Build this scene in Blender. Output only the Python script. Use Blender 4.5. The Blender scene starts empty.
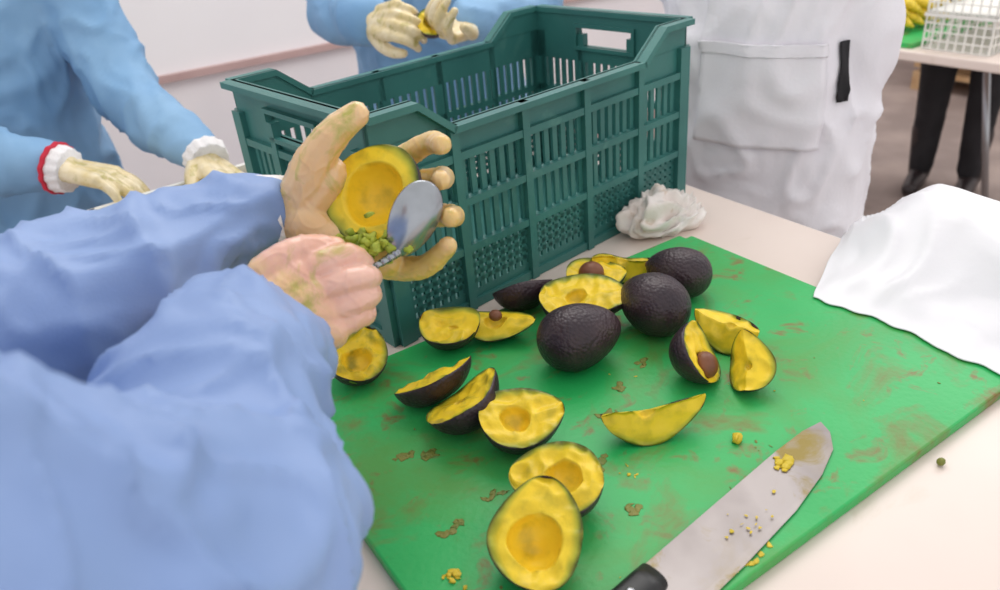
import bpy, bmesh, math, random, time
from mathutils import Vector, Matrix, noise
from mathutils.bvhtree import BVHTree
random.seed(7); T0=time.time()
ZT=0.85   # table-top height; everything is authored relative to the table top, raised at the end
sc=bpy.context.scene
sc.view_settings.view_transform='Standard'
COL=sc.collection
# ------------------------------------------------------------------ camera axes
p=math.radians(29); r=math.radians(5.4); yaw=math.radians(31.4)
def yawed(v): 
    d1=Vector((math.cos(yaw),math.sin(yaw),0)); d2=Vector((-math.sin(yaw),math.cos(yaw),0))
    return Vector((v.dot(d1),v.dot(d2),v.z))
R0=Vector((1,0,0)); U0=Vector((0,math.sin(p),math.cos(p))); F0=Vector((0,math.cos(p),-math.sin(p)))
R=yawed(R0*math.cos(r)-U0*math.sin(r)); U=yawed(R0*math.sin(r)+U0*math.cos(r)); F=yawed(F0)
RH=Vector((.853,-.521,0)); AH=Vector((.521,.853,0)); ZZ=Vector((0,0,1))
def V(a,b,c): return (RH*a+AH*b+ZZ*c).normalized()
cam_d=bpy.data.cameras.new('camera'); cam=bpy.data.objects.new('camera',cam_d); COL.objects.link(cam)
cam_d.sensor_width=36; cam_d.lens=27.72; cam_d.clip_start=.02
cam_d.dof.use_dof=True; cam_d.dof.focus_distance=.82; cam_d.dof.aperture_fstop=5.5
M=Matrix((R,U,-F)).transposed().to_4x4(); M.translation=Vector((0,0,.5)); cam.matrix_world=M
sc.camera=cam
# ------------------------------------------------------------------ materials
def newmat(name):
    m=bpy.data.materials.new(name); m.use_nodes=True
    nt=m.node_tree; b=nt.nodes['Principled BSDF']; return m,nt,b
def N(nt,t,**k):
    n=nt.nodes.new(t)
    for a,v in k.items():
        if a in n.inputs.keys(): n.inputs[a].default_value=v
        else: setattr(n,a,v)
    return n
def ramp(nt,src,stops):
    n=nt.nodes.new('ShaderNodeValToRGB'); e=n.color_ramp.elements
    while len(e)<len(stops): e.new(.5)
    for i,(ps,c) in enumerate(stops):
        e[i].position=ps; e[i].color=(*c,1)
    nt.links.new(src,n.inputs[0]); return n
def srgb(*c): 
    return tuple(((x/255)/12.92 if x/255<.04045 else ((x/255+.055)/1.055)**2.4) for x in c)
def mat(name,c,c2=None,scale=8,rough=.6,bump=0,bscale=60,spec=.5,detail=4,lo=.35,hi=.65,metal=0,stains=(),sss=0,coat=0):
    m,nt,b=newmat(name); L=nt.links
    b.inputs['Roughness'].default_value=rough; b.inputs['Specular IOR Level'].default_value=spec
    b.inputs['Metallic'].default_value=metal
    tc=N(nt,'ShaderNodeTexCoord')
    ns=N(nt,'ShaderNodeTexNoise',Scale=scale,Detail=detail); L.new(tc.outputs['Object'],ns.inputs['Vector'])
    rp=ramp(nt,ns.outputs[0],[(lo,c),(hi,c2 or c)]); out=rp.outputs[0]
    for (scol,ss,t0,t1,amt) in stains:
        mp=N(nt,'ShaderNodeMapping'); mp.inputs['Location'].default_value=(ss*.37,t0*9,1.3); mp.inputs['Scale'].default_value=(1,1.25,1)
        L.new(tc.outputs['Object'],mp.inputs[0])
        n2=N(nt,'ShaderNodeTexNoise',Scale=ss,Detail=7,Roughness=.62,Distortion=.6); L.new(mp.outputs[0],n2.inputs['Vector'])
        r2=ramp(nt,n2.outputs[0],[(t0,(0,0,0)),(t1,(amt,amt,amt))])
        mx=N(nt,'ShaderNodeMix',data_type='RGBA'); L.new(r2.outputs[0],mx.inputs[0]); L.new(out,mx.inputs[6]); mx.inputs[7].default_value=(*scol,1); out=mx.outputs[2]
    L.new(out,b.inputs['Base Color'])
    if bump:
        n3=N(nt,'ShaderNodeTexNoise',Scale=bscale,Detail=5); L.new(tc.outputs['Object'],n3.inputs['Vector'])
        bp=N(nt,'ShaderNodeBump',Strength=bump,Distance=.004); L.new(n3.outputs[0],bp.inputs['Height']); L.new(bp.outputs[0],b.inputs['Normal'])
    if sss:
        b.inputs['Subsurface Weight'].default_value=sss; b.inputs['Subsurface Scale'].default_value=.01; b.inputs['Subsurface Radius'].default_value=(1,.5,.3)
    if coat:
        b.inputs['Coat Weight'].default_value=coat; b.inputs['Coat Roughness'].default_value=.25
    return m
M_table=mat('table_laminate',srgb(238,222,212),srgb(230,212,202),3,rough=.35,stains=[(srgb(214,196,176),9,.62,.8,.8)])
M_board=mat('green_polyethylene',srgb(36,174,88),srgb(52,184,98),6,rough=.45,bump=.15,bscale=150,stains=[(srgb(84,152,60),5,.46,.66,.8),(srgb(118,122,52),10,.53,.68,.85),(srgb(132,100,50),22,.575,.69,.9)])
M_gown=mat('blue_nonwoven',srgb(124,150,198),srgb(144,168,212),5,rough=.55,bump=.06,bscale=420,spec=.35,coat=.12)
M_gown2=mat('blue_nonwoven_back',srgb(118,160,200),srgb(140,178,212),6,rough=.6,bump=.05,bscale=120,spec=.3)
M_white=mat('white_cotton',srgb(238,234,240),srgb(246,243,248),4,rough=.85,bump=.15,bscale=160,spec=.2)
M_crate=mat('green_plastic',srgb(48,106,102),srgb(60,122,116),7,rough=.42,bump=.05,bscale=90,stains=[(srgb(92,142,132),18,.6,.75,.5)])
M_glove=mat('latex_glove_stained',srgb(234,218,184),srgb(218,196,140),40,rough=.38,bump=.25,bscale=160,coat=.3,stains=[(srgb(166,154,64),35,.54,.68,.8)])
M_hand1=mat('glove_hand_orange',srgb(236,200,156),srgb(230,186,130),16,rough=.32,bump=.12,bscale=150,sss=.2,coat=.5,stains=[(srgb(224,190,90),9,.44,.62,.8),(srgb(170,168,58),20,.56,.68,.85)])
M_hand2=mat('glove_hand_pink',srgb(238,192,174),srgb(230,172,146),14,rough=.35,bump=.12,bscale=150,sss=.2,coat=.5,stains=[(srgb(226,194,116),9,.47,.64,.8),(srgb(178,168,66),22,.58,.70,.85)])
M_skin=mat('skin',srgb(196,140,108),srgb(206,150,118),20,rough=.5,bump=.1,bscale=200)
M_pink=mat('cuff_knit',srgb(244,240,240),None,rough=.9,bump=.6,bscale=300)
M_red=mat('red_band',srgb(200,30,56),None,rough=.7)
M_dark=mat('dark_cloth',srgb(40,38,42),srgb(28,26,30),10,rough=.8)
M_boot=mat('black_rubber',srgb(38,30,32),srgb(54,44,44),8,rough=.4)
M_cap=mat('bouffant_cap',srgb(220,226,236),srgb(238,240,244),12,rough=.9,bump=.5,bscale=80)
M_eye=mat('eye_white',(.8,.8,.8),rough=.2); M_iris=mat('iris',srgb(50,30,20),rough=.2); M_lip=mat('lips',srgb(170,95,85),rough=.5)
M_wall=mat('wall_paint',srgb(249,245,246),srgb(244,240,242),2,rough=.5)
M_wall2=mat('wall_lower',srgb(242,235,236),srgb(234,228,231),2,rough=.6)
M_trim=mat('trim_pinkish',srgb(196,164,160),srgb(182,150,146),6,rough=.6)
M_floor=mat('floor_concrete',srgb(166,148,140),srgb(140,124,118),4,rough=.7,bump=.2,bscale=30)
M_metal=mat('steel',srgb(170,172,176),None,rough=.3,metal=1)
M_spoon=mat('spoon_steel',srgb(168,172,178),srgb(150,154,158),30,rough=.25,metal=.85,stains=[(srgb(190,184,90),34,.62,.70,.8)])
M_wood=mat('pallet_wood',srgb(206,174,134),srgb(178,140,100),9,rough=.8)
M_wplast=mat('white_plastic',srgb(238,236,230),None,rough=.4)
M_sheet=mat('white_plastic_film',srgb(236,234,238),srgb(243,241,244),6,rough=.4,bump=.15,bscale=30,coat=.2)
M_rag=mat('rag',srgb(228,216,208),srgb(244,238,234),14,rough=.8,stains=[(srgb(196,168,140),30,.56,.72,.8)])
M_handle=mat('black_handle',srgb(24,24,26),None,rough=.4)
M_blade=mat('blade_steel',srgb(136,128,126),srgb(164,156,154),10,rough=.42,metal=.6,stains=[(srgb(150,136,110),9,.48,.7,.65),(srgb(132,114,44),18,.54,.65,.9)],bump=.05)
M_pit=mat('avocado_pit',srgb(110,62,38),srgb(146,92,60),22,rough=.45,bump=.3,bscale=60)
M_mash=mat('avocado_flesh_bits',srgb(206,180,36),srgb(232,200,50),40,rough=.5,bump=.6,bscale=160)
M_green=mat('avocado_green_mash',srgb(130,150,40),srgb(190,198,70),60,rough=.5,bump=.6,bscale=200)
M_olive=mat('avocado_smear',srgb(108,126,50),srgb(134,130,54),60,rough=.5,bump=.5,bscale=200)
def mk_skin():
    m,nt,b=newmat('avocado_skin'); L=nt.links
    tc=N(nt,'ShaderNodeTexCoord')
    ns=N(nt,'ShaderNodeTexNoise',Scale=25,Detail=4); L.new(tc.outputs['Object'],ns.inputs['Vector'])
    rp=ramp(nt,ns.outputs[0],[(.35,srgb(42,28,38)),(.6,srgb(60,42,48)),(.8,srgb(70,64,46))])
    L.new(rp.outputs[0],b.inputs['Base Color']); b.inputs['Roughness'].default_value=.42
    v=N(nt,'ShaderNodeTexVoronoi',Scale=260); L.new(tc.outputs['Object'],v.inputs['Vector'])
    bp=N(nt,'ShaderNodeBump',Strength=.55,Distance=.0015,invert=True); L.new(v.outputs[0],bp.inputs['Height']); L.new(bp.outputs[0],b.inputs['Normal'])
    return m
M_askin=mk_skin()
def mk_flesh(name,dirt):
    m,nt,b=newmat(name); L=nt.links
    at=N(nt,'ShaderNodeAttribute',attribute_name='k'); tc=N(nt,'ShaderNodeTexCoord')
    ns=N(nt,'ShaderNodeTexNoise',Scale=55,Detail=6); L.new(tc.outputs['Object'],ns.inputs['Vector'])
    nb=N(nt,'ShaderNodeTexNoise',Scale=30,Detail=4); L.new(tc.outputs['Object'],nb.inputs['Vector'])
    ad=N(nt,'ShaderNodeMath',operation='MULTIPLY_ADD'); L.new(nb.outputs[0],ad.inputs[0]); ad.inputs[1].default_value=.30; 
    sb=N(nt,'ShaderNodeMath',operation='SUBTRACT'); L.new(at.outputs['Fac'],sb.inputs[0]); sb.inputs[1].default_value=.13; L.new(sb.outputs[0],ad.inputs[2])
    rp=ramp(nt,ad.outputs[0],[(0,srgb(248,210,52)),(.42,srgb(248,210,50)),(.55,srgb(246,210,46)),(.76,srgb(238,206,48)),(.90,srgb(176,174,46)),(1,srgb(84,98,36))])
    r2=ramp(nt,ns.outputs[0],[(.48,(0,0,0)),(.70,(dirt,dirt,dirt))])
    mx=N(nt,'ShaderNodeMix',data_type='RGBA'); L.new(r2.outputs[0],mx.inputs[0]); L.new(rp.outputs[0],mx.inputs[6]); mx.inputs[7].default_value=(*srgb(164,150,38),1)
    L.new(mx.outputs[2],b.inputs['Base Color']); b.inputs['Roughness'].default_value=.38; b.inputs['Specular IOR Level'].default_value=.35
    bp=N(nt,'ShaderNodeBump',Strength=.5,Distance=.003); L.new(ns.outputs[0],bp.inputs['Height']); L.new(bp.outputs[0],b.inputs['Normal'])
    return m
M_flesh=mk_flesh('avocado_flesh',.5); M_flesh_g=mk_flesh('avocado_flesh_green',1.0)
# ------------------------------------------------------------------ mesh helpers
def mkobj(name,me,mats=(),parent=None,smooth=True):
    o=bpy.data.objects.new(name,me); COL.objects.link(o)
    for m in mats: me.materials.append(m)
    if smooth: me.polygons.foreach_set('use_smooth',[True]*len(me.polygons))
    if parent: o.parent=parent
    return o
def frombm(name,bm,mats=(),parent=None,smooth=False):
    bmesh.ops.recalc_face_normals(bm,faces=bm.faces)
    me=bpy.data.meshes.new(name); bm.to_mesh(me); bm.free(); return mkobj(name,me,mats,parent,smooth)
def empty(name,loc=(0,0,0)):
    e=bpy.data.objects.new(name,None); e.location=loc; e.empty_display_size=.1; COL.objects.link(e); return e
def box(bm,x0,x1,y0,y1,z0,z1,mi=0,tf=None):
    vs=[]
    for z in (z0,z1):
        for (x,y) in ((x0,y0),(x1,y0),(x1,y1),(x0,y1)):
            v=Vector((x,y,z)); 
            if tf: v=tf(v)
            vs.append(bm.verts.new(v))
    for q in ((0,1,2,3),(4,5,6,7),(0,1,5,4),(1,2,6,5),(2,3,7,6),(3,0,4,7)):
        f=bm.faces.new([vs[i] for i in q]); f.material_index=mi
def bevel_mod(o,w,seg=2):
    m=o.modifiers.new('bevel','BEVEL'); m.width=w; m.segments=seg; m.limit_method='ANGLE'
def rings(bm,rs,mi=0,n=24):
    prev=None; first=None
    for pts in rs:
        vs=[bm.verts.new(q) for q in pts]
        if prev:
            for i in range(len(vs)):
                f=bm.faces.new((prev[i],prev[(i+1)%len(vs)],vs[(i+1)%len(vs)],vs[i])); f.material_index=mi
        else: first=vs
        prev=vs
    f=bm.faces.new(first[::-1]); f.material_index=mi; f=bm.faces.new(prev); f.material_index=mi
def frame(d):
    d=d.normalized(); a=Vector((0,0,1)) if abs(d.z)<.9 else Vector((1,0,0))
    u=d.cross(a).normalized(); return u,d.cross(u).normalized()
_sc={}
def unit(n):
    if n in _sc: return _sc[n]
    m=n//2+2; vs=[(0,0,-1)]; fs=[]
    for i in range(1,m):
        a=-math.pi/2+math.pi*i/m
        for j in range(n):
            t=2*math.pi*j/n; vs.append((math.cos(a)*math.cos(t),math.cos(a)*math.sin(t),math.sin(a)))
    vs.append((0,0,1)); top=len(vs)-1
    for j in range(n): fs.append((0,1+(j+1)%n,1+j)); b=1+(m-2)*n; fs.append((top,b+j,b+(j+1)%n))
    for i in range(m-2):
        for j in range(n):
            a=1+i*n; b=a+n; fs.append((a+j,a+(j+1)%n,b+(j+1)%n,b+j))
    _sc[n]=(vs,fs); return _sc[n]
def sphere(bm,c,rad,sc3=(1,1,1),mi=0,n=16,rot=None):
    c=Vector(c); vs,fs=unit(n); out=[]
    for v in vs:
        q=Vector((v[0]*rad*sc3[0],v[1]*rad*sc3[1],v[2]*rad*sc3[2]))
        if rot: q=rot@q
        out.append(bm.verts.new(q+c))
    for f in fs:
        g=bm.faces.new([out[i] for i in f]); g.material_index=mi
    return out
def cap(bm,a,b,ra,rb,n=14,mi=0,first=True):
    a=Vector(a);b=Vector(b)
    if first: sphere(bm,a,ra,n=n,mi=mi)
    if (b-a).length>1e-5:
        u,w=frame(b-a)
        rings(bm,[[a+(u*math.cos(t)+w*math.sin(t))*ra for t in [2*math.pi*i/n for i in range(n)]],[b+(u*math.cos(t)+w*math.sin(t))*rb for t in [2*math.pi*i/n for i in range(n)]]],mi)
    sphere(bm,b,rb,n=n,mi=mi)
def smoothchain(pts,rad,sub=3):
    pts=[Vector(q) for q in pts]; P=[];Q=[]
    n=len(pts)
    for i in range(n-1):
        p0=pts[max(i-1,0)];p1=pts[i];p2=pts[i+1];p3=pts[min(i+2,n-1)]
        for k in range(sub):
            t=k/sub
            v=.5*((2*p1)+(p2-p0)*t+(2*p0-5*p1+4*p2-p3)*t*t+(3*p1-p0-3*p2+p3)*t**3)
            P.append(v); Q.append(rad[i]*(1-t)+rad[i+1]*t)
    P.append(pts[-1]);Q.append(rad[-1]); return P,Q
def chain(bm,pts,rad,n=14,sub=1):
    if sub>1: pts,rad=smoothchain(pts,rad,sub)
    for i in range(len(pts)-1): cap(bm,pts[i],pts[i+1],rad[i],rad[i+1],n,first=(i==0))
def remeshed(name,bm,voxel,mats,parent=None,disp=None,smooth_it=4):
    me=bpy.data.meshes.new(name+'_t'); bm.to_mesh(me); bm.free()
    o=bpy.data.objects.new(name+'_t',me); COL.objects.link(o)
    m=o.modifiers.new('r','REMESH'); m.mode='VOXEL'; m.voxel_size=voxel
    s=o.modifiers.new('s','SMOOTH'); s.iterations=smooth_it; s.factor=.6
    dg=bpy.context.evaluated_depsgraph_get(); ev=o.evaluated_get(dg)
    me2=bpy.data.meshes.new_from_object(ev); bpy.data.objects.remove(o)
    if disp:
        nr=[v.normal.copy() for v in me2.vertices]
        for v,nn in zip(me2.vertices,nr): v.co=v.co+nn*disp(v.co)
    me2.name=name; print(name,len(me2.vertices),round(time.time()-T0,1))
    return mkobj(name,me2,mats,parent)
def folds(amp,sc1=5.0,seed=0,fine=.0):
    off=Vector((seed*7.3,seed*3.1,seed*1.7))
    def f(c):
        q=(c+off)*sc1
        w=Vector((noise.noise(q*1.3),noise.noise(q*1.3+Vector((5,0,0))),noise.noise(q*1.3+Vector((0,9,0)))))*.8
        a=1-abs(noise.noise(q+w))*2.2
        b=1-abs(noise.noise(Vector((q.x*2.6,q.y*2.6,q.z*1.2))+w))*3.0
        d=amp*(a*.8+max(b,0)**2*.8-.5)
        if fine:
            g=1-abs(noise.noise(Vector((q.x*4,q.y*4,q.z*3))+w*2))*4; d+=fine*max(g,0)**1.5
        return d
    return f
# ------------------------------------------------------------------ room
bm=bmesh.new(); box(bm,-2.6,6.0,-1.6,3.2,-.95,-.85); frombm('floor',bm,[M_floor])
bm=bmesh.new(); box(bm,-2.6,6.0,3.2,3.3,-.85,-.09,1); box(bm,-2.6,6.0,3.2,3.3,-.09,1.9,0); frombm('wall_back',bm,[M_wall,M_wall2])
bm=bmesh.new(); box(bm,-2.6,5.98,3.17,3.2,-.11,-.085); o=frombm('trim_1',bm,[M_trim])
bm=bmesh.new(); box(bm,6.0,6.1,-1.6,3.3,-.85,1.9); frombm('wall_right',bm,[M_wall])
bm=bmesh.new(); box(bm,-2.6,6.0,3.18,3.2,-.85,-.77); frombm('baseboard_back',bm,[M_trim])
# ------------------------------------------------------------------ main table
tb=empty('work_table')
bm=bmesh.new(); box(bm,0.0,.93,-.35,1.46,-.035,0); o=frombm('table_top',bm,[M_table],tb); bevel_mod(o,.006)
bm=bmesh.new()
for x in (.05,.88):
    for y in (-.28,1.39): box(bm,x-.02,x+.02,y-.02,y+.02,-.85,-.035)
box(bm,.05,.88,-.29,-.27,-.12,-.035); box(bm,.05,.88,1.38,1.4,-.12,-.035); box(bm,.04,.06,-.28,1.39,-.12,-.035); box(bm,.87,.89,-.28,1.39,-.12,-.035)
frombm('table_frame',bm,[M_metal],tb)
# ------------------------------------------------------------------ cutting board
BT=.012
bm=bmesh.new(); box(bm,.136,.766,.255,.721,0.0002,BT)
bmesh.ops.bevel(bm,geom=[e for e in bm.edges if abs((e.verts[0].co-e.verts[1].co).z)>.005],offset=.012,segments=4,affect='EDGES')
o=frombm('cutting_board',bm,[M_board]); bevel_mod(o,.002)
# ------------------------------------------------------------------ crate
def build_crate(name,L,W,H1,H2,loc,rot,m,t=.004,nb=40):
    bm=bmesh.new()
    def wallboxes(length,tf,short):
        Bx=lambda s0,s1,z0,z1,d0=0,d1=t: box(bm,s0,s1,d0,d1,z0,z1,0,tf)
        k=H1/.25
        Bx(0,length,0,.024*k); Bx(0,length,0,.012,-.005,t)
        z0,z1=.024*k,.082*k
        n=int(length/.0125)
        for i in range(n+1):
            s=i*length/n; Bx(max(0,s-.0036),min(length,s+.0036),z0,z1)
        nz=5
        for j in range(1,nz): 
            z=z0+(z1-z0)*j/nz; Bx(0,length,z-.0034,z+.0034)
        rows=[(.092*k,.145*k),(.155*k,.205*k)]
        for (a,b) in rows:
            n=int(length/.0155)
            for i in range(n+1):
                s=i*length/n; Bx(max(0,s-.0042),min(length,s+.0042),a,b)
        for (a,b) in ((.082*k,.092*k),(.145*k,.155*k)):
            Bx(0,length,a,b,-.007,t)
        Bx(0,length,.205*k,.215*k,-.007,t)
        np_=3 if short else 5
        for i in range(np_+1):
            s=i*length/np_; s0=max(0,s-.006); s1=min(length,s+.006)
            if i==0: s0,s1=0,.022
            if i==np_: s0,s1=length-.022,length
            Bx(s0,s1,0,H1,-.008,t)
        if short:
            hz0,hz1=H2-.058,H2-.028; c=length/2; hw=.058
            Bx(0,length,.215*k,hz0); Bx(0,length,hz1,H2); Bx(0,c-hw,hz0,hz1); Bx(c+hw,length,hz0,hz1)
            Bx(0,length,H2-.008,H2,-.014,t+.003)
            Bx(c-hw-.006,c+hw+.006,hz0-.006,hz0,-.008,t+.004); Bx(c-hw-.006,c+hw+.006,hz1,hz1+.006,-.008,t+.004)
            Bx(c-hw-.006,c-hw,hz0,hz1,-.008,t+.004); Bx(c+hw,c+hw+.006,hz0,hz1,-.008,t+.004)
        else:
            Bx(0,length,.215*k,H1)
            Bx(.11,length-.11,H1-.008,H1,-.014,t+.003)
            for sgn in (0,1):
                S=(lambda s: s) if sgn==0 else (lambda s: length-s)
                for (d0,d1,zb) in ((0,t,True),(-.014,t+.003,False)):
                    prof_=[(0,H1-.001),(.115,H1-.001),(.115,H1),(.065,H2),(0,H2)] if zb else [(0,H2-.008),(.063,H2-.008),(.112,H1-.008),(.115,H1),(.065,H2),(0,H2)]
                    A=[bm.verts.new(tf(Vector((S(s),d0,z)))) for s,z in prof_]; B=[bm.verts.new(tf(Vector((S(s),d1,z)))) for s,z in prof_]
                    bm.faces.new(A); bm.faces.new(B)
                    for i in range(len(A)): bm.faces.new((A[i],A[(i+1)%len(A)],B[(i+1)%len(A)],B[i]))
    wallboxes(L,lambda v:Vector((v.x,v.y,v.z)),False)
    wallboxes(L,lambda v:Vector((v.x,W-v.y,v.z)),False)
    wallboxes(W,lambda v:Vector((v.y,v.x,v.z)),True)
    wallboxes(W,lambda v:Vector((L-v.y,v.x,v.z)),True)
    box(bm,0,L,0,W,0,.004)
    o=frombm(name,bm,[m]); o.location=loc; o.rotation_euler=(0,0,rot)
    return o
build_crate('plastic_harvest_crate',.570,.312,.245,.284,(.308,.748,0.001),math.radians(8.6),M_crate)
# ------------------------------------------------------------------ avocados
def prof(s,W):
    q=max(0,1-s*s)**.5
    return W*q*(1-.16*s-.10*s*s*(1 if s>0 else 0))
def avocado_piece(name,L,W,alpha,n,ax,pos,pit=0,seed=0,green=False,parent=None,rest=True,hollow=.5,s0=-.18,rough=1.0):
    bm=bmesh.new(); kl=bm.verts.layers.float.new('k')
    ns=48; na=24; nr=9
    pr=hollow*W*1.08
    rows=[]
    for i in range(ns+1):
        s=-math.cos(math.pi*i/ns)*.995; x=s*L/2; R_=prof(s,W)
        dx=(s-s0)*L/2; rp=math.sqrt(max(0,pr*pr-dx*dx)); rp=min(rp,R_*.8)
        row=[]
        for j in range(na+1):
            t=-alpha+2*alpha*j/na; row.append((x,R_*math.sin(t),-R_*math.cos(t),1.0,0))
        for j in range(1,nr+1):
            rho=R_+(rp-R_)*j/nr; kk=rho/R_ if R_>1e-5 else 1
            row.append((x,rho*math.sin(alpha),-rho*math.cos(alpha),max(.5,kk),1))
        ni=10
        for j in range(1,ni+1):
            t=alpha-2*alpha*j/ni; kv=.3 if rp>0 else .55
            row.append((x,rp*math.sin(t),-rp*math.cos(t),kv,1))
        for j in range(1,nr):
            rho=rp+(R_-rp)*j/nr; kk=rho/R_ if R_>1e-5 else 1
            row.append((x,-rho*math.sin(alpha),-rho*math.cos(alpha),max(.5,kk),1))
        vs=[]
        for (a,b,c,k,fl) in row:
            q=Vector((a,b,c)); nz=noise.noise(q*35+Vector((seed*3.3,0,0)))*.0016
            q=q*(1+nz*16); q.y+=noise.noise(Vector((a*18,seed*2.1,0)))*.006*rough; q.z+=noise.noise(Vector((a*16,b*10,seed*5.1)))*.007*rough
            if fl: 
                rdg=abs(noise.noise(Vector((a*60,b*60,seed*1.9))))
                q.z-=rdg*.0052*rough*(1 if k<.97 else .4)
            v=bm.verts.new(q); v[kl]=k; vs.append(v)
        rows.append(vs)
    m=len(rows[0])
    for i in range(ns):
        for j in range(m):
            f=bm.faces.new((rows[i][j],rows[i+1][j],rows[i+1][(j+1)%m],rows[i][(j+1)%m])); f.material_index=0 if j<na else 1
    f=bm.faces.new(rows[0]);f=bm.faces.new(rows[-1])
    if pit: sphere(bm,Vector((s0*L/2,0,pr*.05)),pr*pit,(1.1,1,.9),2,18)
    nV=Vector(n).normalized(); aV=Vector(ax); aV=(aV-nV*aV.dot(nV)).normalized(); yV=nV.cross(aV)
    mt=Matrix((aV,yV,nV)).transposed()
    pos=Vector(pos)
    o=frombm(name,bm,[M_askin,M_flesh_g if green else M_flesh,M_pit],parent,True)
    if rest:
        c=sum(((mt@v.co) for v in o.data.vertices),Vector())/len(o.data.vertices)
        mz=min((mt@v.co).z for v in o.data.vertices)
        T=Vector((pos.x-c.x,pos.y-c.y,BT-mz+.0002 if pos.z==0 else pos.z-mz))
    else: T=pos
    mm=mt.to_4x4(); mm.translation=T; o.matrix_world=mm
    return o
def whole(name,L,W,pos,ax,seed):
    bm=bmesh.new(); ns=30;na=28; rows=[]
    for i in range(ns+1):
        s=-math.cos(math.pi*i/ns)*.999; R_=prof(s,W); vs=[]
        for j in range(na):
            t=2*math.pi*j/na; q=Vector((s*L/2,R_*math.cos(t),R_*math.sin(t))); q*=1+noise.noise(q*30+Vector((seed,0,0)))*.03; vs.append(bm.verts.new(q))
        rows.append(vs)
    for i in range(ns):
        for j in range(na): bm.faces.new((rows[i][j],rows[i+1][j],rows[i+1][(j+1)%na],rows[i][(j+1)%na]))
    bm.faces.new(rows[0]);bm.faces.new(rows[-1])
    sphere(bm,Vector((L/2-.001,0,0)),.004,(.7,1,1),1,8)
    aV=Vector(ax).normalized(); yV=ZZ.cross(aV).normalized(); zV=aV.cross(yV); mt=Matrix((aV,yV,zV)).transposed()
    o=frombm(name,bm,[M_askin,M_pit],None,True); mz=min((mt@v.co).z for v in o.data.vertices)
    mm=mt.to_4x4(); mm.translation=Vector((pos[0],pos[1],BT-mz+.0002)); o.matrix_world=mm
whole('whole_avocado',.098,.036,(.439,.561),V(.9,.35,0),1)
whole('whole_avocado',.092,.036,(.546,.560),V(-.5,.8,0),2)
whole('whole_avocado',.086,.031,(.628,.601),V(-.7,.55,0),3)
A90=math.radians(90)
P_=avocado_piece
P_('avocado_half',.082,.034,A90,V(.02,-.25,.92),V(.95,.15,0),(.311,.490,0),seed=1,hollow=.4,rough=1.5)
P_('avocado_half',.085,.034,A90,V(-.45,.15,.85),V(.85,.55,.1),(.285,.548,0),seed=2,green=True,hollow=.15,rough=1.3)
P_('avocado_half',.088,.032,math.radians(75),V(-.35,.45,.75),V(.95,.2,0),(.280,.603,0),seed=3,green=True,hollow=.15,rough=1.3)
P_('avocado_half',.084,.035,A90,V(-.15,-.25,.93),V(-.9,.3,0),(.287,.407,0),seed=4,hollow=.45,rough=1.5)
P_('avocado_half',.090,.036,A90,V(.08,-.40,.87),V(.25,.93,.22),(.236,.364,0),seed=5,hollow=.56,rough=1.5)
P_('avocado_half',.070,.031,A90,V(.05,-.3,.9),V(-.75,.5,0),(.345,.686,0),seed=6,hollow=.15,rough=1.8)
P_('avocado_half',.085,.029,math.radians(62),V(.05,-.25,.95),V(.95,-.25,0),(.400,.664,0),seed=7,pit=.55,hollow=.42,s0=-.1)
P_('avocado_half',.08,.031,A90,V(-.2,.55,.8),V(.9,.4,0),(.463,.700,0),seed=8,hollow=.2,green=True)
P_('avocado_half',.108,.039,A90,V(0,-.2,.96),V(.95,-.2,0),(.496,.622,0),seed=9,hollow=.30,rough=1.3)
P_('avocado_half',.08,.032,A90,V(.1,-.1,.96),V(.9,.2,0),(.552,.668,0),seed=10,pit=.85,hollow=.5)
P_('avocado_slice',.09,.034,math.radians(42),V(.1,-.5,.85),V(.85,-.1,.1),(.606,.674,0),seed=11,hollow=.15,rough=1.5)
P_('avocado_half',.066,.029,math.radians(58),V(-.5,-.35,.7),V(.35,.8,.4),(.545,.421,0),seed=12,hollow=.15,rough=1.5)
P_('avocado_half',.070,.032,A90,V(.75,-.35,.5),V(.05,.7,.6),(.514,.462,0),seed=13,pit=.9,hollow=.42,s0=-.45)
P_('avocado_slice',.072,.033,math.radians(48),V(-.1,-.45,.9),V(-.8,.45,.1),(.580,.482,0),seed=14,hollow=.15,rough=1.4)
P_('avocado_slice',.104,.034,math.radians(34),V(0,-.25,.96),V(.97,.15,0),(.416,.423,0),seed=15,hollow=.2,rough=1.3)
P_('avocado_half',.075,.032,A90,V(.25,-.35,.9),V(.2,.9,0),(.238,.702,0),seed=16,green=True,hollow=.5,rough=2.2)
# scraps on board
bm=bmesh.new()
def scrap(x,y,s,z=BT,mi=0,flat=.3):
    sphere(bm,Vector((x,y,z+s*flat*.8)),s,(1,random.uniform(.4,.9),flat),mi,10,Matrix.Rotation(random.uniform(0,3),3,'Z'))
scrap(.468,.366,.008,flat=.5)
for i in range(26): scrap(random.uniform(.16,.7),random.uniform(.28,.68),random.uniform(.0006,.0018),mi=random.choice((0,1)))
def cluster(cx,cy,sx,sy,n,s0_,s1_,mi,flat=.2):
    for i in range(n): scrap(cx+random.gauss(0,sx),cy+random.gauss(0,sy),random.uniform(s0_,s1_),mi=mi,flat=flat)
for (cx,cy,n) in ((.235,.535,8),(.213,.55,8),(.20,.44,8),(.36,.515,6),(.35,.425,7),(.49,.52,5),(.40,.475,5),(.33,.36,8),(.44,.50,6),(.25,.45,6)):
    cluster(cx,cy,.005,.003,n,.003,.006,1,.07)
cluster(.173,.395,.004,.005,12,.002,.004,0,.4)
cluster(.36,.395,.004,.005,6,.001,.003,0,.3)
cluster(.48,.345,.005,.006,4,.001,.002,1)
cluster(.37,.265,.010,.003,7,.002,.004,0,.2)
cluster(.318,.578,.007,.005,12,.003,.005,0,.5)
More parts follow.
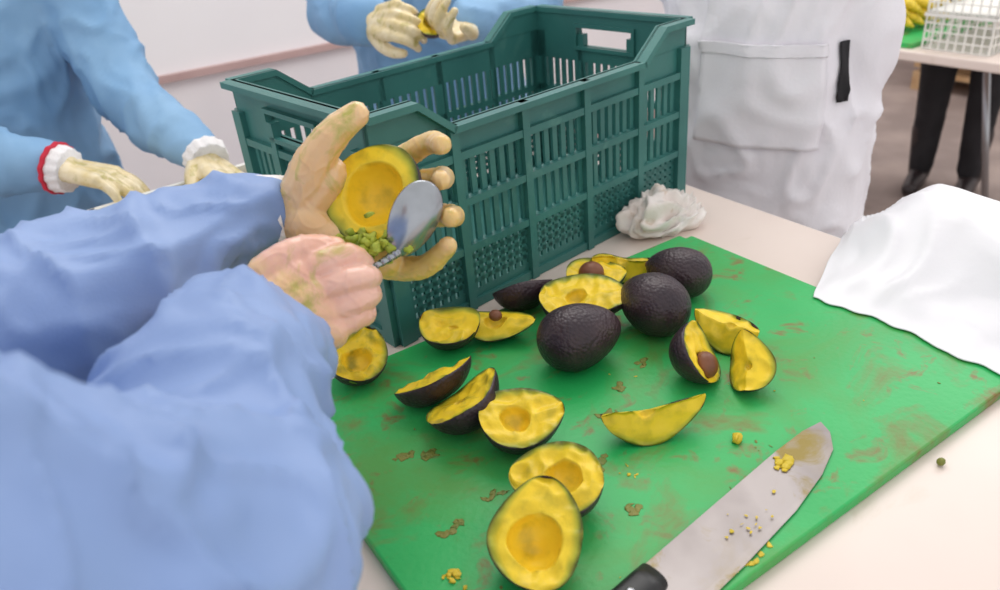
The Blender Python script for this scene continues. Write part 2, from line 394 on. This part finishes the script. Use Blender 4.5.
for v in bm.verts: v.co+=Vector((noise.noise(v.co*300),noise.noise(v.co*300+Vector((9,0,0))),0))*.003
frombm('avocado_scraps',bm,[M_mash,M_olive],None,True)
bm=bmesh.new(); sphere(bm,Vector((.590,.240,.004)),.0045,(1,.8,.8),0,10); frombm('avocado_stem_crumb',bm,[M_olive],None,True)
# ------------------------------------------------------------------ knife
kn=empty('chef_knife',(.290,.309,BT+.0015)); ang=math.atan2(.032,.267); kn.rotation_euler=(0,0,ang)
out=[(0,.0),(.19,.0),(.232,-.002),(.256,-.007),(.250,-.020),(.230,-.034),(.193,-.044),(.14,-.051),(.06,-.054),(.012,-.054),(0,-.048)]
bm=bmesh.new(); 
A=[bm.verts.new((q[0],q[1],.0004)) for q in out]; B=[bm.verts.new((q[0],q[1],.0022 if q[1]>-.012 else .0006)) for q in out]
bm.faces.new(A); bm.faces.new(B)
for i in range(len(A)): bm.faces.new((A[i],A[(i+1)%len(A)],B[(i+1)%len(A)],B[i]))
o=frombm('blade',bm,[M_blade],kn); bevel_mod(o,.0004)
bm=bmesh.new(); rs=[]
for (x,hw,hh,cy) in ((.000,.013,.008,-.016),(-.014,.015,.010,-.018),(-.05,.014,.011,-.018),(-.09,.016,.011,-.019),(-.12,.018,.010,-.022),(-.13,.012,.007,-.024)):
    rs.append([(x,cy+hw*math.copysign(abs(math.cos(t))**.7,math.cos(t)),.009+hh*math.sin(t)) for t in [2*math.pi*i/20 for i in range(20)]])
rings(bm,rs); frombm('handle',bm,[M_handle],kn,True)
bm=bmesh.new()
for x in (-.03,-.06,-.09): sphere(bm,Vector((x,-.018,.0185)),.004,(1,1,.5),0,10)
frombm('rivets',bm,[M_metal],kn,True)
bm=bmesh.new()
def kb(cx,cy,sx,sy,n,a,b_,fl=.12):
    for i in range(n): sphere(bm,Vector((cx+random.gauss(0,sx),cy+random.gauss(0,sy),.0026)),random.uniform(a,b_),(1,.8,fl),0,8)
kb(.184,-.014,.005,.004,14,.003,.006,.35); kb(.09,-.036,.012,.006,8,.001,.0022); kb(.12,-.03,.02,.008,6,.001,.002)
for v in bm.verts: v.co+=Vector((noise.noise(v.co*250),noise.noise(v.co*250+Vector((9,0,0))),0))*.003
frombm('flesh_residue',bm,[M_mash],kn,True)
# ------------------------------------------------------------------ crumpled rag + plastic sheet
bm=bmesh.new(); sphere(bm,Vector((0,0,.014)),.056,(1.15,.60,.5),0,90)
for v in bm.verts:
    c=v.co; q=c*22; w=Vector((noise.noise(q),noise.noise(q+Vector((7,0,0))),noise.noise(q+Vector((0,7,0)))))
    d=noise.noise(c*20)*.6+(1-abs(noise.noise(c*30+w*1.2))*3.4)*.36+(1-abs(noise.noise(c*60+w*2))*3)*.12
    v.co=Vector((c.x*(1+.5*d),c.y*(1+.5*d),max(-.0100,c.z*(1+1.2*d))))
o=frombm('crumpled_rag',bm,[M_rag],None,True); o.location=(.768,.764,.0105); o.rotation_euler=(0,0,-.1)
def sm(a,b,x): 
    t=min(1,max(0,(x-a)/(b-a))); return t*t*(3-2*t)
bm=bmesh.new(); nx,ny=100,120; g=[]
for i in range(nx+1):
    row=[]
    for j in range(ny+1):
        u=i/nx; v=j/ny; y=-.14+v*.70
        x0=.742+.014*noise.noise(Vector((y*9,0,0)))+.008*noise.noise(Vector((y*40,0,0)))+max(0,(y-.485))*2.2
        x=x0+u*(1.02-x0)
        h=.076*sm(.755,.95,x)*(1-sm(.46,.57,y)*.97)
        w_=Vector((noise.noise(Vector((x*5,y*5,1))),noise.noise(Vector((x*5,y*5,4))),0))*1.5
        c=.012*noise.noise(Vector((x*8,y*6,0))+w_)+.014*max(0,1-abs(noise.noise(Vector((x*6,y*6,5))+w_))*3)+.006*max(0,1-abs(noise.noise(Vector((x*15,y*13,8))+w_*2))*3)
        z=BT+.003+h+c*sm(0,.2,u)*.9
        if z<BT+.002: z=BT+.002
        t_=max(0,x-.955); z-= t_*t_*30+t_*1.2
        row.append(bm.verts.new((x,y,z)))
    g.append(row)
for i in range(nx):
    for j in range(ny): bm.faces.new((g[i][j],g[i+1][j],g[i+1][j+1],g[i][j+1]))
o=frombm('white_plastic_sheet',bm,[M_sheet],None,True); s=o.modifiers.new('solid','SOLIDIFY'); s.thickness=.0012
# ------------------------------------------------------------------ hands
def hand_mesh(name,chains,palm,mt,parent,voxel=.0016,it=5,disp=None):
    bm=bmesh.new()
    for pts,rad in chains: chain(bm,pts,rad,12,3)
    for a,b,ra,rb in palm: cap(bm,a,b,ra,rb,14)
    return remeshed(name,bm,voxel,[mt],parent,disp,it)
def gen_hand(name,w,d,n,side,parent,mt,curl=(.35,.45,.4),scale=1.0,voxel=.0028):
    d=Vector(d).normalized(); n=Vector(n); n=(n-d*n.dot(d)).normalized(); s=d.cross(n)*side; w=Vector(w)
    q=lambda a,b,c:w+(d*a+s*b+n*c)*scale
    ch=[];pl=[]
    for k,(b,L_) in enumerate(((.030,.074),(.010,.083),(-.010,.077),(-.029,.060))):
        base=q(.088-abs(b-.008)*.25,b,0); pl.append((q(.01,b*.55,0),base,.0155*scale,.0125*scale))
        pts=[base]; a=0; dirb=b*2.0
        for si,f in enumerate((.42,.32,.26)):
            a+=curl[si]*(1+.08*k); dd=(d*math.cos(a)+n*math.sin(a)+s*dirb*.5*math.cos(a)).normalized(); pts.append(pts[-1]+dd*L_*f*scale)
        r0=(.0105,.0098,.0088,.0075) if k<3 else (.009,.0084,.0075,.0065)
        ch.append((pts,[x*scale for x in r0]))
    ch.append(([q(.018,.022,.004),q(.045,.043,.014),q(.072,.052,.026),q(.092,.050,.036)],[.0155*scale,.0135*scale,.0115*scale,.0085*scale]))
    pl.append((q(-.05,0,0),q(.01,0,0),.026*scale,.027*scale)); pl.append((q(.02,.018,.004),q(.07,.02,.0),.016*scale,.012*scale))
    return hand_mesh(name,ch,pl,mt,parent,voxel,3)
# ------------------------------------------------------------------ people
def person(name,c,f,arms,gown,lean=0,voxel=.012,amp=.006,hem=-.42,fat=1.0,seed=0,cap_m=None,bulge=0,legs_m=None,foot_m=None,height=.0,fine=0):
    e=empty(name); f=Vector((f[0],f[1],0)).normalized(); s=ZZ.cross(f); C=Vector((c[0],c[1],0))
    def ring(z,hw,hd,fo,n=36):
        o=C+f*fo+ZZ*z
        return [o+s*hw*math.cos(t)+f*hd*math.sin(t) for t in [2*math.pi*i/n for i in range(n)]]
    H=height
    bm=bmesh.new()
    prf=[(hem,.235,.17,0),(-.2,.225,.165,0),(-.05,.21,.155+bulge*.5,bulge*.3),(.08,.2,.15+bulge*.6,bulge*.4+lean*.3),(.22,.195,.14+bulge*.4,bulge*.3+lean*.6),(.36,.2,.13,lean*.9),(.44,.185,.11,lean),(.50,.12,.08,lean),(.54,.062,.06,lean*1.05),(.565,.058,.056,lean*1.1)]
    rings(bm,[ring(z+H*sm(-.2,.3,z),hw*fat,hd*fat,fo) for z,hw,hd,fo in prf])
    for pts,rad in arms: chain(bm,pts,rad,18,3)
    g=remeshed('gown',bm,voxel,[gown],e,folds(amp,5,seed,fine),4)
    bm=bmesh.new()
    for sg in (-1,1):
        b=C+s*.09*sg
        chain(bm,[b+ZZ*(-.12),b+f*.01+ZZ*(-.42),b-f*.005+ZZ*(-.76)],[.092,.062,.046],16,3)
    remeshed('trousers',bm,.012,[legs_m or M_dark],e,folds(.003,8,seed),3)
    bm=bmesh.new()
    for sg in (-1,1):
        b=C+s*.095*sg
        chain(bm,[b-f*.05+ZZ*(-.805),b+f*.06+ZZ*(-.812),b+f*.15+ZZ*(-.818)],[.040,.038,.030],14,3)
        chain(bm,[b+ZZ*(-.60),b-f*.02+ZZ*(-.79)],[.056,.045],14,2)
    o=remeshed('boots',bm,.008,[foot_m or M_boot],e,None,3)
    for v in o.data.vertices:
        if v.co.z<-.845: v.co.z=-.845
    hc=C+f*(lean*1.2+.02)+ZZ*(.70+H)
    hq=lambda a,b,c_:hc+f*a+s*b+ZZ*c_
    rot=Matrix((f,s,ZZ)).transposed()
    bm=bmesh.new()
    sphere(bm,hq(-.01,0,.03),.09,(1.02,.83,1.0),0,24,rot); sphere(bm,hq(.02,0,-.045),.06,(.95,.88,1.05),0,20,rot)
    cap(bm,hq(-.02,0,-.06),C+f*lean+ZZ*(.52+H),.05,.055)
    cap(bm,hq(.088,0,.012),hq(.103,0,-.018),.008,.013,12)
    sphere(bm,hq(.062,0,-.085),.022,(1,1.1,.8),0,12,rot)
    for sg in (-1,1):
        sphere(bm,hq(-.005,.078*sg,-.005),.028,(.55,.3,1.1),0,12,rot); sphere(bm,hq(.06,.04*sg,-.015),.022,(.8,1,.9),0,12,rot)
        cap(bm,hq(.083,.018*sg,.028),hq(.070,.046*sg,.028),.008,.007,10)
    remeshed('head',bm,.004,[M_skin],e,None,4)
    bm=bmesh.new()
    for sg in (-1,1): sphere(bm,hq(.072,.032*sg,.008),.0135,(1,1,.75),0,14,rot); sphere(bm,hq(.0815,.032*sg,.008),.0055,(.7,1,1),1,10,rot)
    sphere(bm,hq(.076,0,-.050),.02,(.4,1.1,.28),2,12,rot)
    frombm('face_details',bm,[M_eye,M_iris,M_lip],e,True)
    bm=bmesh.new(); sphere(bm,hq(-.02,0,.062),.104,(1.0,.93,.75),0,32,rot)
    for v in bm.verts: v.co+= (v.co-hc).normalized()*.004*math.sin(v.co.x*160)*math.cos(v.co.y*140)
    frombm('bouffant_cap',bm,[cap_m or M_cap],e,True)
    return e,g
def cuff(name,a,b,ra,rb,mt,parent,wav=.0012,wn=14,n=56):
    a=Vector(a);b=Vector(b); u,w=frame(b-a); bm=bmesh.new(); rs=[]
    def rg(t,rr): 
        c=a.lerp(b,t); return [c+(u*math.cos(q)+w*math.sin(q))*(rr+wav*(math.sin(q*wn)+.5*math.sin(q*wn*.6+2))) for q in [2*math.pi*i/n for i in range(n)]]
    for k in range(7): rs.append(rg(k/6,ra+(rb-ra)*k/6))
    rings(bm,rs)
    return frombm(name,bm,[mt],parent,True)
# --- worker 1 : foreground, holds the avocado half
O=Vector((.247,.588,.256)); B_=-F
L=lambda a,b,c:O+R*a+U*b+B_*c
near=[(-.16,.16,.45),(-.10,.24,.31),(.000,.335,.195),(.038,.430,.207),(.088,.500,.207)]
far=[(-.20,.50,.45),(-.16,.56,.32),(-.07,.60,.225),(.05,.635,.23),tuple(L(-.122,-.016,-.036))]
w1e,g1=person('worker_blue_gown',(-.21,.33),(1,.08),[(near,[.085,.090,.086,.072,.055]),(far,[.08,.08,.078,.062,.042])],M_gown,lean=.02,voxel=.0055,amp=.012,bulge=.05,seed=1,fat=1.05,fine=.005)
chs=[([L(-.078,-.008,-.025),L(-.064,.024,-.008),L(-.045,.052,.002),L(-.021,.073,.003)],[.023,.0190,.0152,.0115]),
 ([L(-.02,.02,-.055),L(.012,.046,-.058),L(.038,.058,-.042),L(.052,.050,-.012)],[.0125,.0118,.0104,.0092]),
 ([L(-.02,.005,-.06),L(.02,.022,-.064),L(.050,.026,-.045),L(.052,.018,-.006)],[.013,.012,.0106,.009]),
 ([L(-.02,-.012,-.06),L(.025,-.008,-.063),L(.059,-.009,-.042),L(.060,-.015,-.002)],[.0125,.0115,.0104,.0088]),
 ([L(-.03,-.048,-.046),L(.008,-.058,-.038),L(.038,-.056,-.024),L(.058,-.040,-.004)],[.0135,.0122,.0106,.0086])]
wr=L(-.085,-.012,-.04)
plm=[(L(-.125,-.016,-.036),wr,.030,.031),(wr,L(-.02,.02,-.058),.026,.016),(wr,L(-.02,.004,-.06),.026,.017),(wr,L(-.02,-.012,-.06),.026,.017),(wr,L(-.02,-.03,-.056),.026,.016),(wr,L(-.03,-.048,-.046),.026,.018),(L(-.075,-.01,-.025),L(-.050,.022,-.018),.024,.020),(L(-.07,-.02,-.02),L(-.045,-.036,-.02),.022,.019),(L(-.045,-.036,-.02),L(.0,-.052,-.028),.019,.016)]
def hd(c):
    w=Vector((noise.noise(c*40),noise.noise(c*40+Vector((3,0,0))),noise.noise(c*40+Vector((0,3,0)))))*.6
    return .0007*noise.noise(c*50)+.0007*max(0,1-abs(noise.noise(c*60+w))*7)
hand_mesh('left_hand',chs,plm,M_hand1,w1e,.0015,3,hd)
chs=[([L(-.058,-.068,.056),L(-.038,-.056,.052),L(-.020,-.050,.040),L(-.010,-.056,.024)],[.0125,.0115,.0102,.0088]),
 ([L(-.046,-.082,.054),L(-.020,-.072,.050),L(-.004,-.068,.036),L(-.008,-.070,.018)],[.0122,.0112,.0102,.0086]),
 ([L(-.038,-.098,.050),L(-.014,-.088,.044),L(-.004,-.082,.028),L(-.014,-.080,.012)],[.0118,.0108,.0098,.0084]),
 ([L(-.034,-.112,.048),L(-.016,-.103,.040),L(-.008,-.098,.026),L(-.018,-.094,.012)],[.0108,.0098,.009,.0076]),
 ([L(-.092,-.082,.066),L(-.076,-.060,.062),L(-.054,-.046,.050),L(-.032,-.044,.036)],[.0160,.0138,.0120,.0098])]
w2=L(-.090,-.106,.076)
plm=[(L(-.112,-.122,.098),w2,.032,.031)]+[(w2,L(*q),.025,.0160) for q in ((-.058,-.068,.056),(-.046,-.082,.054),(-.038,-.098,.050),(-.034,-.112,.048))]+[(w2,L(-.092,-.082,.066),.024,.017)]
hand_mesh('right_hand',chs,plm,M_hand2,w1e,.0015,3,hd)
cuff('cuff_left',L(-.118,-.015,-.036),L(-.090,-.011,-.038),.042,.038,M_pink,w1e)
# held avocado half
o=P_('held_avocado_half',.096,.045,A90,(R*-.30+U*.20+B_*.93),(U*-.85+R*.45),L(-.006,.002,.000),seed=21,rest=False,hollow=.60,s0=-.08,rough=.5)
# spoon scooping the flesh
sp=empty('metal_spoon')
bm=bmesh.new(); ax=(R*.42+U*.86-B_*.02).normalized(); nn=(B_*.90+R*.40-U*.1); nn=(nn-ax*nn.dot(ax)).normalized(); sd=nn.cross(ax); cc=L(.030,-.018,.014)
g=[]
for i in range(1,25):
    rr=i/24; row=[]
    for j in range(40):
        t=2*math.pi*j/40; a=.034*rr*math.cos(t); b=.0205*rr*math.sin(t)*(1+.15*math.cos(t)); h=.012*(1-rr*rr)
        row.append(bm.verts.new(cc+ax*a+sd*b+nn*h))
    g.append(row)
cv=bm.verts.new(cc+nn*.012)
for j in range(40): bm.faces.new((cv,g[0][j],g[0][(j+1)%40]))
for i in range(23):
    for j in range(40): bm.faces.new((g[i][j],g[i][(j+1)%40],g[i+1][(j+1)%40],g[i+1][j]))
o=frombm('spoon_bowl',bm,[M_spoon],sp,True); s_=o.modifiers.new('s','SOLIDIFY'); s_.thickness=.0012
bm=bmesh.new(); chain(bm,[cc-ax*.032+nn*.001,L(.004,-.056,.022),L(-.012,-.066,.032),L(-.045,-.090,.044),L(-.065,-.112,.046)],[.0045,.0032,.003,.004,.005],10,3); frombm('spoon_handle',bm,[M_spoon],sp,True)
bm=bmesh.new()
for i in range(50): sphere(bm,L(-.010+random.gauss(0,.012),-.040+random.gauss(0,.006),.014+random.gauss(0,.005)),random.uniform(.003,.006),(1,.8,.7),0,8)
for v in bm.verts: v.co+=Vector((noise.noise(v.co*200),noise.noise(v.co*200+Vector((9,0,0))),noise.noise(v.co*200+Vector((0,7,0)))))*.004
x=frombm('mashed_avocado',bm,[M_green],w1e,True)
# --- worker 2 : back left
aR=[(.16,1.74,.46),(.185,1.70,.34),(.205,1.60,.20),(.232,1.48,.145),(.258,1.39,.110)]
aL=[(-.20,1.82,.46),(-.22,1.74,.32),(-.16,1.64,.18),(-.07,1.53,.15),(.03,1.445,.13)]
w2e,g2=person('worker_blue_gown',(-.03,1.81),(-.1,-1),[(aR,[.062,.066,.062,.052,.036]),(aL,[.065,.068,.065,.055,.038])],M_gown2,lean=.03,seed=4,amp=.010,fine=.003,voxel=.009)
gen_hand('left_hand',(.262,1.375,.10),(.2,-.9,-.3),(-.3,-.3,-1),-1,w2e,M_glove)
gen_hand('right_hand',(.045,1.43,.128),(.75,-.6,-.25),(.2,-.3,-1),1,w2e,M_glove,curl=(.3,.35,.3))
cuff('cuff_left',(.266,1.372,.104),(.268,1.352,.097),.039,.034,M_pink,w2e); cuff('cuff_right',(.048,1.427,.126),(.062,1.414,.122),.040,.035,M_pink,w2e)
cuff('red_wristband',(.044,1.431,.1275),(.049,1.426,.126),.043,.043,M_red,w2e)
# --- worker 3 : back centre
aR=[(.79,1.80,.46),(.73,1.74,.35),(.665,1.65,.26),(.66,1.55,.255),(.655,1.475,.255)]
aL=[(1.10,1.59,.46),(1.10,1.53,.33),(1.04,1.46,.225),(.93,1.41,.225),(.83,1.375,.23)]
w3e,g3=person('worker_blue_gown',(.93,1.70),(-.52,-.85),[(aR,[.070,.072,.068,.058,.046]),(aL,[.070,.072,.070,.058,.046])],M_gown2,lean=.0,seed=9,amp=.009,fine=.003,voxel=.010)
gen_hand('right_hand',(.655,1.465,.255),(.15,-.9,.1),(.8,-.2,-.5),-1,w3e,M_glove,curl=(.7,.8,.6))
gen_hand('left_hand',(.82,1.37,.23),(-.9,-.35,.1),(0,-.5,.85),-1,w3e,M_glove,curl=(.6,.7,.5))
P_('avocado_piece',.07,.03,A90,(-.3,-.6,.8),(1,-.3,0),(.735,1.345,.255),seed=31,rest=False,parent=None,green=True)
# --- worker 4 : white coat
C4=(1.17,.93)
aR=[(1.16,.775,.46),(1.19,.77,.32),(1.205,.77,.17),(1.19,.78,.03),(1.16,.79,-.09)]
aL=[(1.18,1.12,.46),(1.22,1.15,.32),(1.24,1.16,.17),(1.22,1.15,.03),(1.19,1.13,-.09)]
w4e,g4=person('worker_white_coat',C4,(-1,-.1),[(aR,[.056,.056,.053,.050,.046]),(aL,[.065,.067,.063,.058,.052])],M_white,voxel=.009,amp=.012,seed=12,fat=.98,hem=-.5,fine=.003)
gen_hand('left_hand',(1.15,.79,-.12),(-.15,0,-1),(-.1,.9,0),1,w4e,M_skin); gen_hand('right_hand',(1.18,1.13,-.12),(-.15,0,-1),(-.1,-.9,0),-1,w4e,M_skin)
bv=BVHTree.FromPolygons([v.co.copy() for v in g4.data.vertices],[tuple(f.vertices) for f in g4.data.polygons])
def wrap_patch(name,ang0,ang1,z0,z1,off,mt,parent,cen=C4,n=24,th=.003):
    bm=bmesh.new(); g=[]
    for i in range(n+1):
        row=[]
        for j in range(n+1):
            a=math.radians(ang0+(ang1-ang0)*i/n); z=z0+(z1-z0)*j/n
            d=Vector((math.cos(a),math.sin(a),0)); st=Vector((cen[0],cen[1],z))+d*.6
            h=bv.ray_cast(st,-d)
            q=h[0]+d*off if h[0] else Vector((cen[0],cen[1],z))+d*.18
            row.append(bm.verts.new(q))
        g.append(row)
    for i in range(n):
        for j in range(n): bm.faces.new((g[i][j],g[i+1][j],g[i+1][j+1],g[i][j+1]))
    for _ in range(3): bmesh.ops.smooth_vert(bm,verts=[v for v in bm.verts if not v.is_boundary],factor=.5,use_axis_x=True,use_axis_y=True,use_axis_z=True)
    o=frombm(name,bm,[mt],parent,True); s_=o.modifiers.new('s','SOLIDIFY'); s_.thickness=th; s_.offset=0; return o
wrap_patch('patch_pocket',176,249,.045,.215,.006,M_white,w4e)
wrap_patch('pocket_hem',176,249,.197,.216,.009,M_white,w4e)
wrap_patch('side_vent_lining',257,263,.12,.215,.005,M_dark,w4e,n=10)
# --- worker 5 : far right background
aR=[(3.2,1.35,.46),(3.12,1.30,.33),(3.02,1.33,.2),(2.92,1.36,.12),(2.84,1.38,.06)]
aL=[(3.2,1.82,.46),(3.12,1.84,.33),(3.02,1.83,.2),(2.92,1.80,.12),(2.84,1.78,.06)]
w5e,g5=person('worker_dark_clothes',(3.2,1.57),(-1,-.35),[(aR,[.07,.07,.065,.055,.042]),(aL,[.07,.07,.065,.055,.042])],M_dark,hem=-.30,seed=15,voxel=.016)
gen_hand('left_hand',(2.84,1.38,.05),(-1,.1,-.3),(0,0,-1),1,w5e,M_glove,voxel=.004); gen_hand('right_hand',(2.84,1.78,.05),(-1,-.1,-.3),(0,0,-1),-1,w5e,M_glove,voxel=.004)
# ------------------------------------------------------------------ white lattice basket with avocado pieces
def lattice_basket(name,L_,W_,H_,loc,rot,t=.003,step=.016):
    bm=bmesh.new()
    def wl(length,tf):
        n=int(length/step)
        for i in range(n+1):
            s=i*length/n; box(bm,s-.0022,s+.0022,0,t,0,H_,0,tf)
        m_=max(2,int(H_/step))
        for j in range(m_+1):
            z=j*H_/m_; box(bm,0,length,-.0005,t+.0005,z-.002,z+.002,0,tf)
        box(bm,-.004,length+.004,-.006,t+.002,H_-.006,H_+.004,0,tf)
    wl(L_,lambda v:Vector((v.x,v.y,v.z))); wl(L_,lambda v:Vector((v.x,W_-v.y,v.z))); wl(W_,lambda v:Vector((v.y,v.x,v.z))); wl(W_,lambda v:Vector((L_-v.y,v.x,v.z)))
    box(bm,0,L_,0,W_,-.002,.002)
    o=frombm(name,bm,[M_wplast]); o.location=loc; o.rotation_euler=(0,0,rot); return o
lattice_basket('white_plastic_basket',.34,.20,.070,(.09,1.13,.003),.12)
bm=bmesh.new()
for i in range(110):
    q=Vector((.115+random.random()*.27,1.18+random.random()*.13,.03+random.random()*.055)); sphere(bm,q,random.uniform(.010,.018),(1,.6,.45),random.choice((0,0,1,2)),10,Matrix.Rotation(random.uniform(0,3),3,'Z'))
frombm('avocado_pieces_pile',bm,[M_green,M_mash,M_askin],None,True)
# ------------------------------------------------------------------ second table and things on it
TZ=-.095
t2=empty('packing_table')
bm=bmesh.new(); box(bm,2.35,2.92,.4,2.3,TZ-.03,TZ); o=frombm('table_top',bm,[M_table],t2); bevel_mod(o,.005)
bm=bmesh.new()
for (x,y) in ((2.40,.5),(2.40,2.2),(2.87,.5),(2.87,1.80),(2.87,2.2)): cap(bm,(x,y,-.835),(x,y,TZ-.03),.014,.014,10)
cap(bm,(2.87,1.22,-.83),(2.87,1.36,TZ-.03),.012,.012,10)
frombm('table_frame',bm,[M_metal],t2,True)
bm=bmesh.new(); box(bm,2.38,2.86,1.34,1.76,TZ+.001,TZ+.015); frombm('cutting_board',bm,[M_board])
bm=bmesh.new()
for i in range(9):
    c0=Vector((2.5+(i%5)*.055,1.44+random.random()*.08,TZ+.04+(i//5)*.035))
    pts=[c0+Vector((0,q*.075,.02*(1-q*q))) for q in (-1,-.5,0,.5,1)]
    chain(bm,pts,[.006,.018,.021,.018,.006],10,2)
frombm('mango_pile',bm,[M_mash],None,True)
lattice_basket('white_plastic_basket',.36,.20,.10,(2.40,1.12,TZ+.003),0,step=.025)
lattice_basket('white_plastic_basket',.36,.20,.10,(2.40,1.12,TZ+.112),0,step=.025)
pal=empty('wooden_pallet_stack')
bm=bmesh.new()
for k in range(5):
    z=-.85+k*.13
    for i in range(3): box(bm,4.5,5.5,1.5+i*.45,1.6+i*.45,z,z+.085)
    for i in range(6): box(bm,4.5+i*.18,4.6+i*.18,1.5,2.5,z+.085,z+.105)
frombm('pallet_boards',bm,[M_wood],pal)
# ------------------------------------------------------------------ lights
w=bpy.data.worlds.new('world'); sc.world=w; w.use_nodes=True
w.node_tree.nodes['Background'].inputs[0].default_value=(1,.99,.99,1); w.node_tree.nodes['Background'].inputs[1].default_value=1.0
def area(name,loc,tgt,size,e,col=(1,1,1)):
    l=bpy.data.lights.new(name,'AREA'); l.energy=e; l.size=size; l.color=col; o=bpy.data.objects.new(name,l); COL.objects.link(o)
    o.location=loc; o.rotation_euler=(Vector(tgt)-Vector(loc)).to_track_quat('-Z','Y').to_euler()
area('ceiling_light',(1.3,1.6,1.75),(.5,.7,0),1.4,19,(1,.98,.95))
area('ceiling_light_far',(3.6,1.5,1.8),(3.2,1.4,-.5),1.6,30)
# ------------------------------------------------------------------ raise to real floor height
bpy.context.view_layer.update()
for o in list(bpy.data.objects):
    if o.parent is None: o.location.z+=ZT
print('OK',len(bpy.data.objects),time.time()-T0)
